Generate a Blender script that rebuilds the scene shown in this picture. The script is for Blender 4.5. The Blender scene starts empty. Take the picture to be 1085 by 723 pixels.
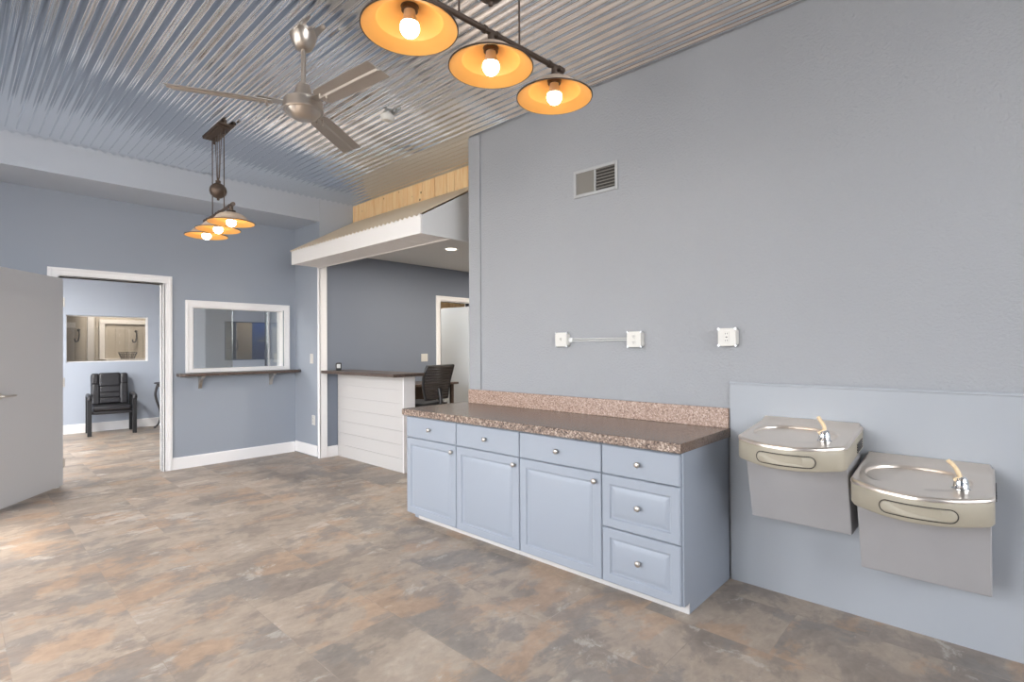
import bpy, bmesh, math, random
from mathutils import Vector, Matrix
random.seed(7)
scene = bpy.context.scene
COL = scene.collection
PI = math.pi

# ------------------------------------------------------------------ materials
def rgb(r, g, b):
    """sRGB 0-255 -> linear"""
    f = lambda c: (c / 255.0 / 12.92) if c / 255.0 <= .04045 else ((c / 255.0 + .055) / 1.055) ** 2.4
    return (f(r), f(g), f(b), 1.0)

def mat(name, col, rough=.5, metal=0.0, bump=None, vary=None, spec=.5, coat=0.0):
    """bump = (scale, strength, distance) noise bump; vary = (scale, amount) tonal variation of the paint"""
    m = bpy.data.materials.new(name); m.use_nodes = True
    nt = m.node_tree; b = nt.nodes['Principled BSDF']
    b.inputs['Base Color'].default_value = col
    b.inputs['Roughness'].default_value = rough
    b.inputs['Metallic'].default_value = metal
    b.inputs['Specular IOR Level'].default_value = spec
    b.inputs['Coat Weight'].default_value = coat
    geo = nt.nodes.new('ShaderNodeNewGeometry')
    if vary:
        n = nt.nodes.new('ShaderNodeTexNoise'); n.inputs['Scale'].default_value = vary[0]; n.inputs['Detail'].default_value = 4
        nt.links.new(geo.outputs['Position'], n.inputs['Vector'])
        r = nt.nodes.new('ShaderNodeValToRGB'); a = vary[1]
        r.color_ramp.elements[0].position = .3; r.color_ramp.elements[1].position = .7
        r.color_ramp.elements[0].color = (col[0]*(1-a), col[1]*(1-a), col[2]*(1-a), 1)
        r.color_ramp.elements[1].color = (min(1, col[0]*(1+a)), min(1, col[1]*(1+a)), min(1, col[2]*(1+a)), 1)
        nt.links.new(n.outputs['Fac'], r.inputs['Fac']); nt.links.new(r.outputs['Color'], b.inputs['Base Color'])
    if bump:
        n = nt.nodes.new('ShaderNodeTexNoise'); n.inputs['Scale'].default_value = bump[0]; n.inputs['Detail'].default_value = 6
        nt.links.new(geo.outputs['Position'], n.inputs['Vector'])
        bp = nt.nodes.new('ShaderNodeBump'); bp.inputs['Strength'].default_value = bump[1]; bp.inputs['Distance'].default_value = bump[2]
        nt.links.new(n.outputs['Fac'], bp.inputs['Height']); nt.links.new(bp.outputs['Normal'], b.inputs['Normal'])
    return m

def emit(name, col, strength):
    m = bpy.data.materials.new(name); m.use_nodes = True
    b = m.node_tree.nodes['Principled BSDF']
    b.inputs['Base Color'].default_value = (.9, .88, .82, 1)
    b.inputs['Emission Color'].default_value = col; b.inputs['Emission Strength'].default_value = strength
    return m

def floor_mat():
    m = bpy.data.materials.new('slate_vinyl_tile'); m.use_nodes = True
    nt = m.node_tree; L = nt.links; N = nt.nodes; b = N['Principled BSDF']
    geo = N.new('ShaderNodeNewGeometry')
    sw = N.new('ShaderNodeMapping'); sw.inputs['Rotation'].default_value = (0, 0, PI / 2); sw.inputs['Location'].default_value = (.13, .21, 0)
    L.new(geo.outputs['Position'], sw.inputs['Vector'])
    br = N.new('ShaderNodeTexBrick'); br.offset = .5; br.inputs['Scale'].default_value = 1
    br.inputs['Brick Width'].default_value = .61; br.inputs['Row Height'].default_value = .46
    br.inputs['Mortar Size'].default_value = .0016; br.inputs['Mortar Smooth'].default_value = .2; br.inputs['Bias'].default_value = 0
    br.inputs['Color1'].default_value = (0, 0, 0, 1); br.inputs['Color2'].default_value = (1, 1, 1, 1); br.inputs['Mortar'].default_value = (.5, .5, .5, 1)
    L.new(sw.outputs['Vector'], br.inputs['Vector'])
    bw = N.new('ShaderNodeRGBToBW'); L.new(br.outputs['Color'], bw.inputs['Color'])
    off = N.new('ShaderNodeMath'); off.operation = 'MULTIPLY'; off.inputs[1].default_value = .55; L.new(bw.outputs['Val'], off.inputs[0])
    # streaked slate: the noise is stretched along x and differs in every tile
    st = N.new('ShaderNodeMapping'); st.inputs['Scale'].default_value = (.85, 1.25, 1); st.inputs['Rotation'].default_value = (0, 0, .5)
    L.new(geo.outputs['Position'], st.inputs['Vector'])
    def noise(scale, detail, dist, woff, rough=.55):
        n = N.new('ShaderNodeTexNoise'); n.noise_dimensions = '4D'
        n.inputs['Scale'].default_value = scale; n.inputs['Detail'].default_value = detail
        n.inputs['Distortion'].default_value = dist; n.inputs['Roughness'].default_value = rough
        a = N.new('ShaderNodeMath'); a.operation = 'ADD'; a.inputs[1].default_value = woff
        L.new(off.outputs[0], a.inputs[0]); L.new(a.outputs[0], n.inputs['W']); L.new(st.outputs['Vector'], n.inputs['Vector'])
        return n
    def ramp(src, stops):
        r = N.new('ShaderNodeValToRGB'); e = r.color_ramp.elements
        e[0].position, e[0].color = stops[0]; e[1].position, e[1].color = stops[-1]
        for p, c in stops[1:-1]:
            k = e.new(p); k.color = c
        L.new(src, r.inputs['Fac']); return r
    def mix(fac, a, c, mode='MIX'):
        x = N.new('ShaderNodeMix'); x.data_type = 'RGBA'; x.blend_type = mode
        if hasattr(fac, 'links'): L.new(fac, x.inputs['Factor'])
        else: x.inputs['Factor'].default_value = fac
        L.new(a, x.inputs['A'])
        if hasattr(c, 'links'): L.new(c, x.inputs['B'])
        else: x.inputs['B'].default_value = c
        return x.outputs['Result']
    base = ramp(noise(2.3, 10, .35, 0, .66).outputs['Fac'], [(.32, rgb(146, 135, 126)), (.42, rgb(164, 151, 140)), (.47, rgb(170, 157, 145)), (.50, rgb(188, 172, 156)), (.57, rgb(193, 177, 161)), (.68, rgb(210, 197, 182))])
    rust = ramp(noise(2.4, 10, .3, 7.3, .66).outputs['Fac'], [(.535, (0, 0, 0, 1)), (.575, (.55, .55, .55, 1))])
    c = mix(rust.outputs['Color'], base.outputs['Color'], rgb(202, 168, 138))
    grey = ramp(noise(2.0, 10, .3, 13.1, .66).outputs['Fac'], [(.535, (0, 0, 0, 1)), (.57, (.65, .65, .65, 1))])
    c = mix(grey.outputs['Color'], c, rgb(152, 146, 141))
    pale = ramp(noise(2.6, 10, .4, 21.7, .72).outputs['Fac'], [(.575, (0, 0, 0, 1)), (.615, (.5, .5, .5, 1))])
    c = mix(pale.outputs['Color'], c, rgb(226, 219, 209))
    fine = ramp(noise(17, 6, .6, 3.3, .65).outputs['Fac'], [(.3, (.80, .80, .80, 1)), (.7, (1.16, 1.15, 1.13, 1))])
    c = mix(.8, c, fine.outputs['Color'], 'MULTIPLY')
    tone = ramp(bw.outputs['Val'], [(0, (.70, .70, .70, 1)), (1, (.78, .775, .77, 1))])
    c = mix(1.0, c, tone.outputs['Color'], 'MULTIPLY')
    mf = N.new('ShaderNodeMath'); mf.operation = 'MULTIPLY'; mf.inputs[1].default_value = .22; L.new(br.outputs['Fac'], mf.inputs[0])
    c = mix(mf.outputs[0], c, rgb(126, 116, 106))
    L.new(c, b.inputs['Base Color'])
    b.inputs['Roughness'].default_value = .42; b.inputs['Specular IOR Level'].default_value = .4
    bp = N.new('ShaderNodeBump'); bp.inputs['Strength'].default_value = .12; bp.inputs['Distance'].default_value = .003
    L.new(noise(26, 5, .4, 1).outputs['Fac'], bp.inputs['Height']); L.new(bp.outputs['Normal'], b.inputs['Normal'])
    return m

def corrugated_mat():
    m = bpy.data.materials.new('galvanised_corrugated_steel'); m.use_nodes = True
    nt = m.node_tree; L = nt.links; N = nt.nodes; b = N['Principled BSDF']
    b.inputs['Base Color'].default_value = (.80, .83, .87, 1); b.inputs['Metallic'].default_value = 1
    geo = N.new('ShaderNodeNewGeometry')
    mp = N.new('ShaderNodeMapping'); mp.inputs['Scale'].default_value = (7, 1.3, 1); L.new(geo.outputs['Position'], mp.inputs['Vector'])
    n = N.new('ShaderNodeTexNoise'); n.inputs['Scale'].default_value = 1.6; n.inputs['Detail'].default_value = 3; L.new(mp.outputs['Vector'], n.inputs['Vector'])
    bp = N.new('ShaderNodeBump'); bp.inputs['Strength'].default_value = .10; bp.inputs['Distance'].default_value = .003
    L.new(n.outputs['Fac'], bp.inputs['Height']); L.new(bp.outputs['Normal'], b.inputs['Normal'])
    n2 = N.new('ShaderNodeTexNoise'); n2.inputs['Scale'].default_value = 1.1; L.new(geo.outputs['Position'], n2.inputs['Vector'])
    r = N.new('ShaderNodeMapRange'); r.inputs['To Min'].default_value = .05; r.inputs['To Max'].default_value = .13
    L.new(n2.outputs['Fac'], r.inputs['Value']); L.new(r.outputs['Result'], b.inputs['Roughness'])
    return m

def board_mat():
    m = bpy.data.materials.new('pine_boards'); m.use_nodes = True
    nt = m.node_tree; L = nt.links; N = nt.nodes; b = N['Principled BSDF']
    tc = N.new('ShaderNodeNewGeometry')
    mp = N.new('ShaderNodeMapping'); mp.inputs['Scale'].default_value = (9, 9, 1.1); L.new(tc.outputs['Position'], mp.inputs['Vector'])
    n = N.new('ShaderNodeTexNoise'); n.inputs['Scale'].default_value = 2.2; n.inputs['Detail'].default_value = 6; n.inputs['Distortion'].default_value = 1.2
    L.new(mp.outputs['Vector'], n.inputs['Vector'])
    r = N.new('ShaderNodeValToRGB'); e = r.color_ramp.elements
    e[0].position = .3; e[0].color = rgb(240, 196, 140); e[1].position = .7; e[1].color = rgb(253, 224, 176)
    L.new(n.outputs['Fac'], r.inputs['Fac'])
    v = N.new('ShaderNodeTexVoronoi'); v.inputs['Scale'].default_value = 7.5; L.new(tc.outputs['Position'], v.inputs['Vector'])
    k = N.new('ShaderNodeValToRGB'); k.color_ramp.elements[0].position = .06; k.color_ramp.elements[0].color = (.16, .08, .04, 1); k.color_ramp.elements[1].position = .13; k.color_ramp.elements[1].color = (1, 1, 1, 1)
    L.new(v.outputs['Distance'], k.inputs['Fac'])
    x = N.new('ShaderNodeMix'); x.data_type = 'RGBA'; x.blend_type = 'MULTIPLY'; x.inputs['Factor'].default_value = .9
    L.new(r.outputs['Color'], x.inputs['A']); L.new(k.outputs['Color'], x.inputs['B']); L.new(x.outputs['Result'], b.inputs['Base Color'])
    b.inputs['Roughness'].default_value = .6
    return m

def speckle_mat(name, cols, rough, scale=230):
    m = bpy.data.materials.new(name); m.use_nodes = True
    nt = m.node_tree; L = nt.links; N = nt.nodes; b = N['Principled BSDF']
    geo = N.new('ShaderNodeNewGeometry')
    v = N.new('ShaderNodeTexVoronoi'); v.inputs['Scale'].default_value = scale; L.new(geo.outputs['Position'], v.inputs['Vector'])
    bw = N.new('ShaderNodeRGBToBW'); L.new(v.outputs['Color'], bw.inputs['Color'])
    n = N.new('ShaderNodeTexNoise'); n.inputs['Scale'].default_value = scale * .35; n.inputs['Detail'].default_value = 3; L.new(geo.outputs['Position'], n.inputs['Vector'])
    a = N.new('ShaderNodeMath'); a.operation = 'ADD'; L.new(bw.outputs['Val'], a.inputs[0]); L.new(n.outputs['Fac'], a.inputs[1])
    h = N.new('ShaderNodeMath'); h.operation = 'MULTIPLY'; h.inputs[1].default_value = .5; L.new(a.outputs[0], h.inputs[0])
    r = N.new('ShaderNodeValToRGB'); e = r.color_ramp.elements
    e[0].position = .3; e[0].color = cols[0]; e[1].position = .72; e[1].color = cols[-1]
    for i, c in enumerate(cols[1:-1]):
        k = e.new(.3 + .42 * (i + 1) / (len(cols) - 1)); k.color = c
    L.new(h.outputs[0], r.inputs['Fac']); L.new(r.outputs['Color'], b.inputs['Base Color'])
    b.inputs['Roughness'].default_value = rough
    return m

def glass_mat(name, tint=(.93, .95, .96), amount=.12, gloss=.03):
    m = bpy.data.materials.new(name); m.use_nodes = True
    nt = m.node_tree; L = nt.links; N = nt.nodes
    for n in list(N): N.remove(n)
    out = N.new('ShaderNodeOutputMaterial')
    tr = N.new('ShaderNodeBsdfTransparent'); tr.inputs['Color'].default_value = (*tint, 1)
    gl = N.new('ShaderNodeBsdfGlossy'); gl.inputs['Roughness'].default_value = gloss
    fr = N.new('ShaderNodeFresnel'); fr.inputs['IOR'].default_value = 1.5
    ad = N.new('ShaderNodeMath'); ad.operation = 'ADD'; ad.inputs[1].default_value = amount; ad.use_clamp = True
    L.new(fr.outputs['Fac'], ad.inputs[0])
    mx = N.new('ShaderNodeMixShader'); L.new(ad.outputs[0], mx.inputs['Fac']); L.new(tr.outputs[0], mx.inputs[1]); L.new(gl.outputs[0], mx.inputs[2])
    L.new(mx.outputs[0], out.inputs['Surface'])
    return m

M = {}
M['floor'] = floor_mat()
M['ceil'] = corrugated_mat()
M['boards'] = board_mat()
M['wall_r'] = mat('textured_grey_paint', rgb(159, 161, 164), .75, bump=(70, .7, .007), vary=(.9, .02))
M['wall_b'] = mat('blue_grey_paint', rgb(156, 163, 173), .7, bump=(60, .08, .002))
M['wall_shaded'] = mat('shaded_blue_grey_paint', rgb(124, 131, 144), .7, bump=(60, .08, .002))  # blue grey wall paint darkened: the office's shade put into the colour
M['panel'] = mat('pale_blue_panel_paint', rgb(163, 167, 172), .55, bump=(25, .05, .002), vary=(1.5, .02))
M['wall_far'] = mat('far_room_blue_paint', rgb(182, 190, 203), .7)
M['plain_ceiling'] = mat('flat_ceiling_paint', rgb(212, 213, 211), .8)
M['white'] = mat('white_trim_paint', rgb(246, 244, 243), .45)
M['white_awn'] = mat('white_awning_paint', rgb(236, 233, 230), .5)
M['shiplap'] = mat('white_shiplap_paint', rgb(200, 197, 194), .5)
M['door_grey'] = mat('grey_door_paint', rgb(198, 199, 202), .5)
M['door_pale'] = mat('pale_door_paint', rgb(200, 206, 212), .5)
M['cab'] = mat('powder_blue_cabinet_paint', rgb(150, 157, 167), .4)
M['granite_top'] = speckle_mat('brown_granite_laminate', [rgb(80, 66, 57), rgb(106, 90, 80), rgb(124, 106, 94), rgb(146, 128, 114)], .24, 300)
M['granite_edge'] = speckle_mat('pink_speckled_laminate', [rgb(66, 54, 48), rgb(116, 98, 86), rgb(148, 128, 114), rgb(198, 182, 168)], .35, 120)
M['splash'] = speckle_mat('pink_speckled_splash', [rgb(122, 96, 84), rgb(160, 132, 116), rgb(180, 154, 138), rgb(206, 186, 172)], .35, 170)
M['dark_top'] = speckle_mat('dark_laminate', [rgb(58, 48, 44), rgb(88, 74, 66), rgb(116, 100, 90)], .3, 200)
M['nickel'] = mat('brushed_nickel', (.62, .58, .53, 1), .28, 1)
M['fan_metal'] = mat('satin_nickel', (.56, .50, .44, 1), .33, 1)
M['blade'] = mat('brushed_fan_blade', (.50, .45, .40, 1), .38, .85)
M['chrome'] = mat('polished_chrome', (.82, .82, .82, 1), .1, 1)
M['steel'] = mat('stainless_steel', (.92, .82, .72, 1), .28, 1, bump=(180, .02, .001))
M['apron'] = mat('champagne_enamel', rgb(168, 160, 143), .42, .1)
M['grey_enamel'] = mat('grey_enamel', rgb(164, 162, 162), .45, .1, vary=(9, .02))
M['guard'] = mat('cream_rubber', rgb(226, 200, 160), .5)
M['bronze'] = mat('aged_bronze', rgb(92, 78, 68), .45, .6)
M['shade_out'] = mat('cream_enamel_shade', rgb(200, 180, 160), .45)
M['shade_in'] = mat('amber_enamel_lining', rgb(240, 178, 96), .45)
M['bulb'] = emit('lit_bulb', (1, .86, .64, 1), 18.0)
M['socket'] = mat('bulb_collar', rgb(205, 196, 186), .4)
M['black'] = mat('black_plastic', rgb(38, 38, 40), .4)
M['leather'] = mat('black_leather', rgb(44, 43, 46), .34, bump=(30, .25, .01))
M['dark_metal'] = mat('dark_grey_metal', rgb(74, 72, 74), .4, .3)
M['mesh'] = mat('brown_mesh_fabric', rgb(84, 76, 72), .8)
M['plastic'] = mat('white_plastic', rgb(214, 211, 204), .4)
M['vent_dark'] = mat('vent_cavity', rgb(60, 56, 52), .8)
M['louver'] = mat('vent_louver', rgb(138, 134, 128), .5, 0)
M['galv'] = mat('grey_metal_raceway', rgb(206, 206, 204), .4, .3)
M['awn_side'] = mat('pale_grey_panel_paint', rgb(222, 222, 221), .6)
M['soffit'] = mat('lit_soffit_tone', rgb(183, 190, 200), .7)  # light on the soffit put into a paler tone of the wall paint
M['wall_left'] = mat('backlit_wall_tone', rgb(104, 112, 124), .7)  # unseen walls' backlit shade put into the colour, for dark ceiling streaks
M['vent_frame'] = mat('pale_vent_paint', rgb(172, 173, 173), .5)
M['lens'] = emit('lit_downlight', (1, .9, .75, 1), 6.0)
M['tin'] = mat('tan_roofing_metal', rgb(224, 208, 184), .5, .05)
M['glass'] = glass_mat('clear_glass', (.92, .94, .94), .3)
M['glass_tan'] = glass_mat('bronze_tinted_glass', (.84, .80, .75), .03)
M['tan'] = mat('tan_wood', rgb(186, 162, 132), .5, vary=(6, .06))
M['beige'] = mat('beige_wall_boards', rgb(196, 189, 178), .6)
M['navy'] = mat('blue_enamel', rgb(40, 74, 132), .35)
M['slate'] = mat('dark_slate_paint', rgb(84, 96, 118), .6)
M['concrete'] = mat('pale_concrete', rgb(176, 172, 164), .8, vary=(3, .06))
M['screw'] = mat('screw_head', (.6, .6, .6, 1), .3, 1)

# ------------------------------------------------------------------ mesh helpers
def BM(): return bmesh.new()

def box(bm, x0, x1, y0, y1, z0, z1):
    if x0 > x1: x0, x1 = x1, x0
    if y0 > y1: y0, y1 = y1, y0
    if z0 > z1: z0, z1 = z1, z0
    v = [bm.verts.new(p) for p in ((x0, y0, z0), (x1, y0, z0), (x1, y1, z0), (x0, y1, z0), (x0, y0, z1), (x1, y0, z1), (x1, y1, z1), (x0, y1, z1))]
    for f in ((3, 2, 1, 0), (4, 5, 6, 7), (0, 1, 5, 4), (1, 2, 6, 5), (2, 3, 7, 6), (3, 0, 4, 7)):
        bm.faces.new([v[i] for i in f])

def loft(bm, rings, closed=True, cap0=True, cap1=True):
    R = [[bm.verts.new(p) for p in ring] for ring in rings]
    for a, c in zip(R, R[1:]):
        n = len(a)
        for i in range(n if closed else n - 1):
            j = (i + 1) % n
            bm.faces.new((a[i], a[j], c[j], c[i]))
    if closed and cap0: bm.faces.new(list(reversed(R[0])))
    if closed and cap1: bm.faces.new(R[-1])

def prism(bm, pts, axis, a, c):
    """pts 2-D polygon, extruded along axis from a to c; other two axes in xyz order"""
    def P(p, t):
        return {'x': (t, p[0], p[1]), 'y': (p[0], t, p[1]), 'z': (p[0], p[1], t)}[axis]
    loft(bm, [[P(p, a) for p in pts], [P(p, c) for p in pts]])

def lathe(bm, prof, cx=0, cy=0, cz=0, seg=32, axis='z', cap=True):
    """prof: list of (r, h)"""
    rings = []
    for r, h in prof:
        ring = []
        for i in range(seg):
            t = 2 * PI * i / seg
            p = (r * math.cos(t), r * math.sin(t), h)
            if axis == 'x': p = (h, p[0], p[1])
            if axis == 'y': p = (p[0], h, p[1])
            ring.append((cx + p[0], cy + p[1], cz + p[2]))
        rings.append(ring)
    loft(bm, rings, True, cap, cap)

def tube(bm, path, r, seg=10, taper=None):
    path = [Vector(p) for p in path]; rings = []
    up = None
    for i, p in enumerate(path):
        d = (path[min(i + 1, len(path) - 1)] - path[max(i - 1, 0)]).normalized()
        if up is None:
            up = Vector((0, 0, 1)) if abs(d.z) < .9 else Vector((1, 0, 0))
        s = d.cross(up).normalized(); up = s.cross(d).normalized()
        rr = r if taper is None else r * taper[i]
        rings.append([tuple(p + s * (rr * math.cos(2 * PI * k / seg)) + up * (rr * math.sin(2 * PI * k / seg))) for k in range(seg)])
    loft(bm, rings)

def curve_pts(pts, n=8):
    """Catmull-Rom through pts"""
    P = [Vector(p) for p in pts]; P = [P[0] * 2 - P[1]] + P + [P[-1] * 2 - P[-2]]; out = []
    for i in range(1, len(P) - 2):
        for k in range(n):
            t = k / n; a, b, c, d = P[i - 1], P[i], P[i + 1], P[i + 2]
            out.append(.5 * ((2 * b) + (c - a) * t + (2 * a - 5 * b + 4 * c - d) * t * t + (3 * b - a - 3 * c + d) * t ** 3))
    out.append(P[-2]); return out

def obj(name, bm, m, parent=None, bevel=0, smooth=False, seg=2, loc=None, sub=0):
    bmesh.ops.recalc_face_normals(bm, faces=bm.faces[:])
    me = bpy.data.meshes.new(name); bm.to_mesh(me); bm.free()
    ms = m if isinstance(m, (list, tuple)) else [m]
    for k in ms: me.materials.append(M[k])
    o = bpy.data.objects.new(name, me); COL.objects.link(o)
    if parent: o.parent = parent
    if loc: o.location = loc
    if bevel:
        b = o.modifiers.new('bevel', 'BEVEL'); b.width = bevel; b.segments = seg; b.limit_method = 'ANGLE'; b.angle_limit = math.radians(40)
    if sub:
        s = o.modifiers.new('sub', 'SUBSURF'); s.levels = sub; s.render_levels = sub
    if smooth:
        for p in me.polygons: p.use_smooth = True
        if not sub: me.set_sharp_from_angle(angle=math.radians(smooth if smooth is not True else 40))
    return o

def thing(name, label, cat, loc=(0, 0, 0), rz=0, group=None):
    o = bpy.data.objects.new(name, None); COL.objects.link(o); o.empty_display_size = .1
    o.location = loc; o.rotation_euler = (0, 0, rz); o['label'] = label; o['category'] = cat
    if group: o['group'] = group
    return o

def tag(o, label, cat, group=None):
    o['label'] = label; o['category'] = cat
    if group: o['group'] = group
    return o

def struct(name, bm, m, label=None, cat=None, **k):
    o = obj(name, bm, m, **k); o['kind'] = 'structure'
    if label: o['label'] = label; o['category'] = cat
    return o

def structE(name, label, cat, loc=(0, 0, 0), rz=0):
    o = thing(name, label, cat, loc, rz); o['kind'] = 'structure'; return o

def wall_y(bm, x0, x1, y0, y1, z0, z1, holes):
    """wall slab in the xz plane with rectangular holes (hx0,hx1,hz0,hz1), sorted by x"""
    x = x0
    for a, c, e, f in holes:
        if a > x: box(bm, x, a, y0, y1, z0, z1)
        if e > z0: box(bm, a, c, y0, y1, z0, e)
        if f < z1: box(bm, a, c, y0, y1, f, z1)
        x = c
    if x < x1: box(bm, x, x1, y0, y1, z0, z1)

def wall_x(bm, x0, x1, y0, y1, z0, z1, holes):
    y = y0
    for a, c, e, f in holes:
        if a > y: box(bm, x0, x1, y, a, z0, z1)
        if e > z0: box(bm, x0, x1, a, c, z0, e)
        if f < z1: box(bm, x0, x1, a, c, f, z1)
        y = c
    if y < y1: box(bm, x0, x1, y, y1, z0, z1)

def casing_y(bm, x0, x1, z0, z1, yb, w, t, sill=False):
    """picture-frame casing round an opening seen from -y; x0..x1, z0..z1 is the OUTER edge"""
    y0 = yb - t
    prof = lambda: None
    box(bm, x0, x0 + w, y0, yb, z0, z1 - w)
    box(bm, x1 - w, x1, y0, yb, z0, z1 - w)
    box(bm, x0, x1, y0, yb, z1 - w, z1)
    box(bm, x0 + .012, x0 + .03, y0 - .006, y0 + .001, z0, z1 - .012)
    box(bm, x1 - .03, x1 - .012, y0 - .006, y0 + .001, z0, z1 - .012)
    box(bm, x0 + .03, x1 - .03, y0 - .006, y0 + .001, z1 - .03, z1 - .012)
    if sill: box(bm, x0 + w, x1 - w, y0, yb, z0, z0 + w * .62)

# ------------------------------------------------------------------ dimensions (metres)
CH = 3.25           # main room ceiling
YS, YB = 6.17, 6.85   # soffit front / recessed back wall
YF = 11.05          # far wall of the room behind
XL, YR = -5.2, -4.0
RX = 5.0

# ------------------------------------------------------------------ shell
b = BM(); box(b, XL - .2, RX, YR - .2, 14.0, -.1, 0); struct('floor', b, 'floor', 'mottled brown and grey slate-look vinyl tile floor', 'floor')
b = BM(); box(b, -30, XL - .2, -25, 30, -.16, -.06); struct('ground', b, 'concrete', 'pale paving outside the windows', 'ground')

# corrugated ceiling: ridges run along y
b = BM()
pitch, amp, nseg = .0705, .0108, 12
xs0, xs1 = XL - .1, .46
nx = int((xs1 - xs0) / pitch * nseg); ys = [YR - .1 + (6.19 - YR + .1) * k / 60 for k in range(61)]
grid = []
for i in range(nx + 1):
    x = xs0 + (xs1 - xs0) * i / nx
    ph = 2 * PI * (x - xs0) / pitch
    grid.append([b.verts.new((x, y, CH + amp * math.sin(ph) + .0012 * math.sin(y * 3.1 + x * 7))) for y in ys])
for i in range(nx):
    for j in range(60):
        if xs0 + (xs1 - xs0) * (i + 1) / nx < -4.5 and ys[j + 1] > 4.2: continue
        b.faces.new((grid[i][j], grid[i][j + 1], grid[i + 1][j + 1], grid[i + 1][j]))
# lapped sheet ends: thin strips a little lower
struct('ceiling', b, 'ceil', 'shiny corrugated galvanised metal ceiling', 'ceiling', smooth=180)
b = BM(); box(b, XL - .2, RX + .1, YR - .2, 4.2, CH + .06, CH + .2); box(b, -4.55, RX + .1, 4.2, YB, CH + .06, CH + .2); box(b, XL - .2, RX + .1, YB, 13.2, CH + .06, CH + .2); struct('roof', b, 'plain_ceiling')

b = BM(); box(b, 0, .46, YR - .2, 3.405, 0, CH + .06); struct('wall_right', b, 'wall_r', 'long textured grey wall behind the blue cabinets', 'wall')
b = BM(); box(b, -.014, 0, 3.262, 3.405, 0, CH - .012); struct('trim_1', b, 'wall_r', 'grey board trim at the end of the textured wall', 'trim', bevel=.003)
b = BM(); box(b, -.016, 0, YR, 1.136, 0, 1.150); struct('wall_panel', b, 'panel', 'smooth pale blue wainscot panel behind the fountains', 'wall')
b = BM(); box(b, -.022, 0, YR, 1.139, 1.150, 1.163); struct('trim_2', b, 'panel', 'thin cap strip along the top of the blue wainscot', 'trim', bevel=.003)

# back wall (recessed), door + window openings
b = BM()
wall_y(b, XL - .2, 0.0, YB, YB + .12, 0, CH + .06, [(-2.40, -1.51, 0, 2.11), (-1.225, -.165, 1.13, 1.875)])
struct('wall_back', b, 'wall_b', 'blue grey back wall with doorway and pass-through window', 'wall')
b = BM(); box(b, -4.55, 0, YS, YB, 2.965, CH + .06); box(b, 0, .46, YS - .003, YS, 2.60, CH + .03); struct('wall_soffit', b, 'soffit', 'blue grey boxed soffit under the corrugated ceiling', 'wall')  # thin sheet carries the lit tone onto the return wall above the awning
b = BM(); box(b, 0, .46, YS, YB + .12, 0, CH + .06); struct('wall_return', b, 'wall_b', 'short blue grey return wall beside the white post', 'wall')
# white post on the corner of the return wall
b = BM(); box(b, -.016, .088, YS - .02, YS, 0, 2.62); box(b, -.018, 0, YS - .02, YS + .03, 0, 2.62); struct('trim_3', b, 'white', 'white post at the corner of the reception opening', 'trim', bevel=.004)
# reception shell
b = BM(); wall_y(b, .46, RX, YS, YS + .12, 0, CH + .06, [(1.935, 2.565, 0, 2.085)]); box(b, .088, .46, YS - .004, YS, 0, 2.59); struct('wall_reception', b, 'wall_shaded', 'blue grey wall at the back of the reception office', 'wall')  # thin sheet carries the shaded tone onto the return wall below the awning
b = BM(); box(b, RX, RX + .1, 2.9, 8.7, 0, CH + .06); box(b, .46, RX, 2.95, 3.05, 0, CH + .06); struct('wall_office', b, 'wall_shaded')
b = BM(); box(b, .46, RX, 3.05, YS, 2.59, 2.66); box(b, -.015, .46, 3.645, YS, 2.59, 2.66); struct('ceiling_reception', b, 'plain_ceiling', 'flat grey ceiling of the reception office', 'ceiling')
# pine board wall above the awning
b = BM(); y = 3.0; widths = [.2, .145, .21, .2, .17, .21, .13, .2, .215, .17, .2, .21, .2, .19, .21, .2, .2]
i = 0
while y < YS - .001:
    w = min(widths[i % len(widths)], YS - y)
    if YS - y - w < .08: w = YS - y
    box(b, .46, .485 + .006 * (i % 2), y + .004, y + w - .004, 2.66, CH + .05); y += w; i += 1
struct('wall_boards', b, 'boards', 'strip of upright orange pine boards above the awning', 'wall', bevel=.004)

b = BM(); box(b, .495, .52, 3.05, YS, 2.66, CH + .06); struct('wall_backing', b, 'vent_dark')
# storage room behind the office door
b = BM(); y = 1.3; i = 0; x = 1.3
while x < RX - .25:
    w = .19 + .03 * ((i * 7) % 3); box(b, x + .003, x + w - .003, 8.5, 8.53, 0, 3.0); x += w; i += 1
box(b, 1.3, RX, 8.53, 8.56, 0, 3.0)
struct('wall_storage', b, 'boards', 'pine board wall glimpsed above the office door', 'wall')
b = BM(); box(b, 1.25, 1.3, YS + .12, 8.56, 0, 3.0); box(b, 1.25, RX, YS + .12, 8.6, 3.0, 3.1); box(b, 1.25, RX, 8.565, 8.6, 0, 3.0); struct('wall_closet', b, 'plain_ceiling')

# far room
b = BM()
wall_y(b, XL - .2, 3.2, YF, YF + .12, 0, 3.0, [(-1.85, -.735, 1.165, 1.945), (.525, 2.0, 1.147, 1.918)])
struct('wall_far', b, 'wall_far', 'pale blue far wall seen through the doorway', 'wall')
b = BM(); box(b, XL - .2, 3.2, YB + .12, YF + .12, 2.75, 2.85); struct('ceiling_far', b, 'plain_ceiling')
b = BM(); box(b, 3.1, 3.2, 8.6, YF, 0, 2.75); box(b, 1.15, 1.25, YB + .12, 8.6, 0, 2.75); struct('wall_far_side', b, 'wall_far')
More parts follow.
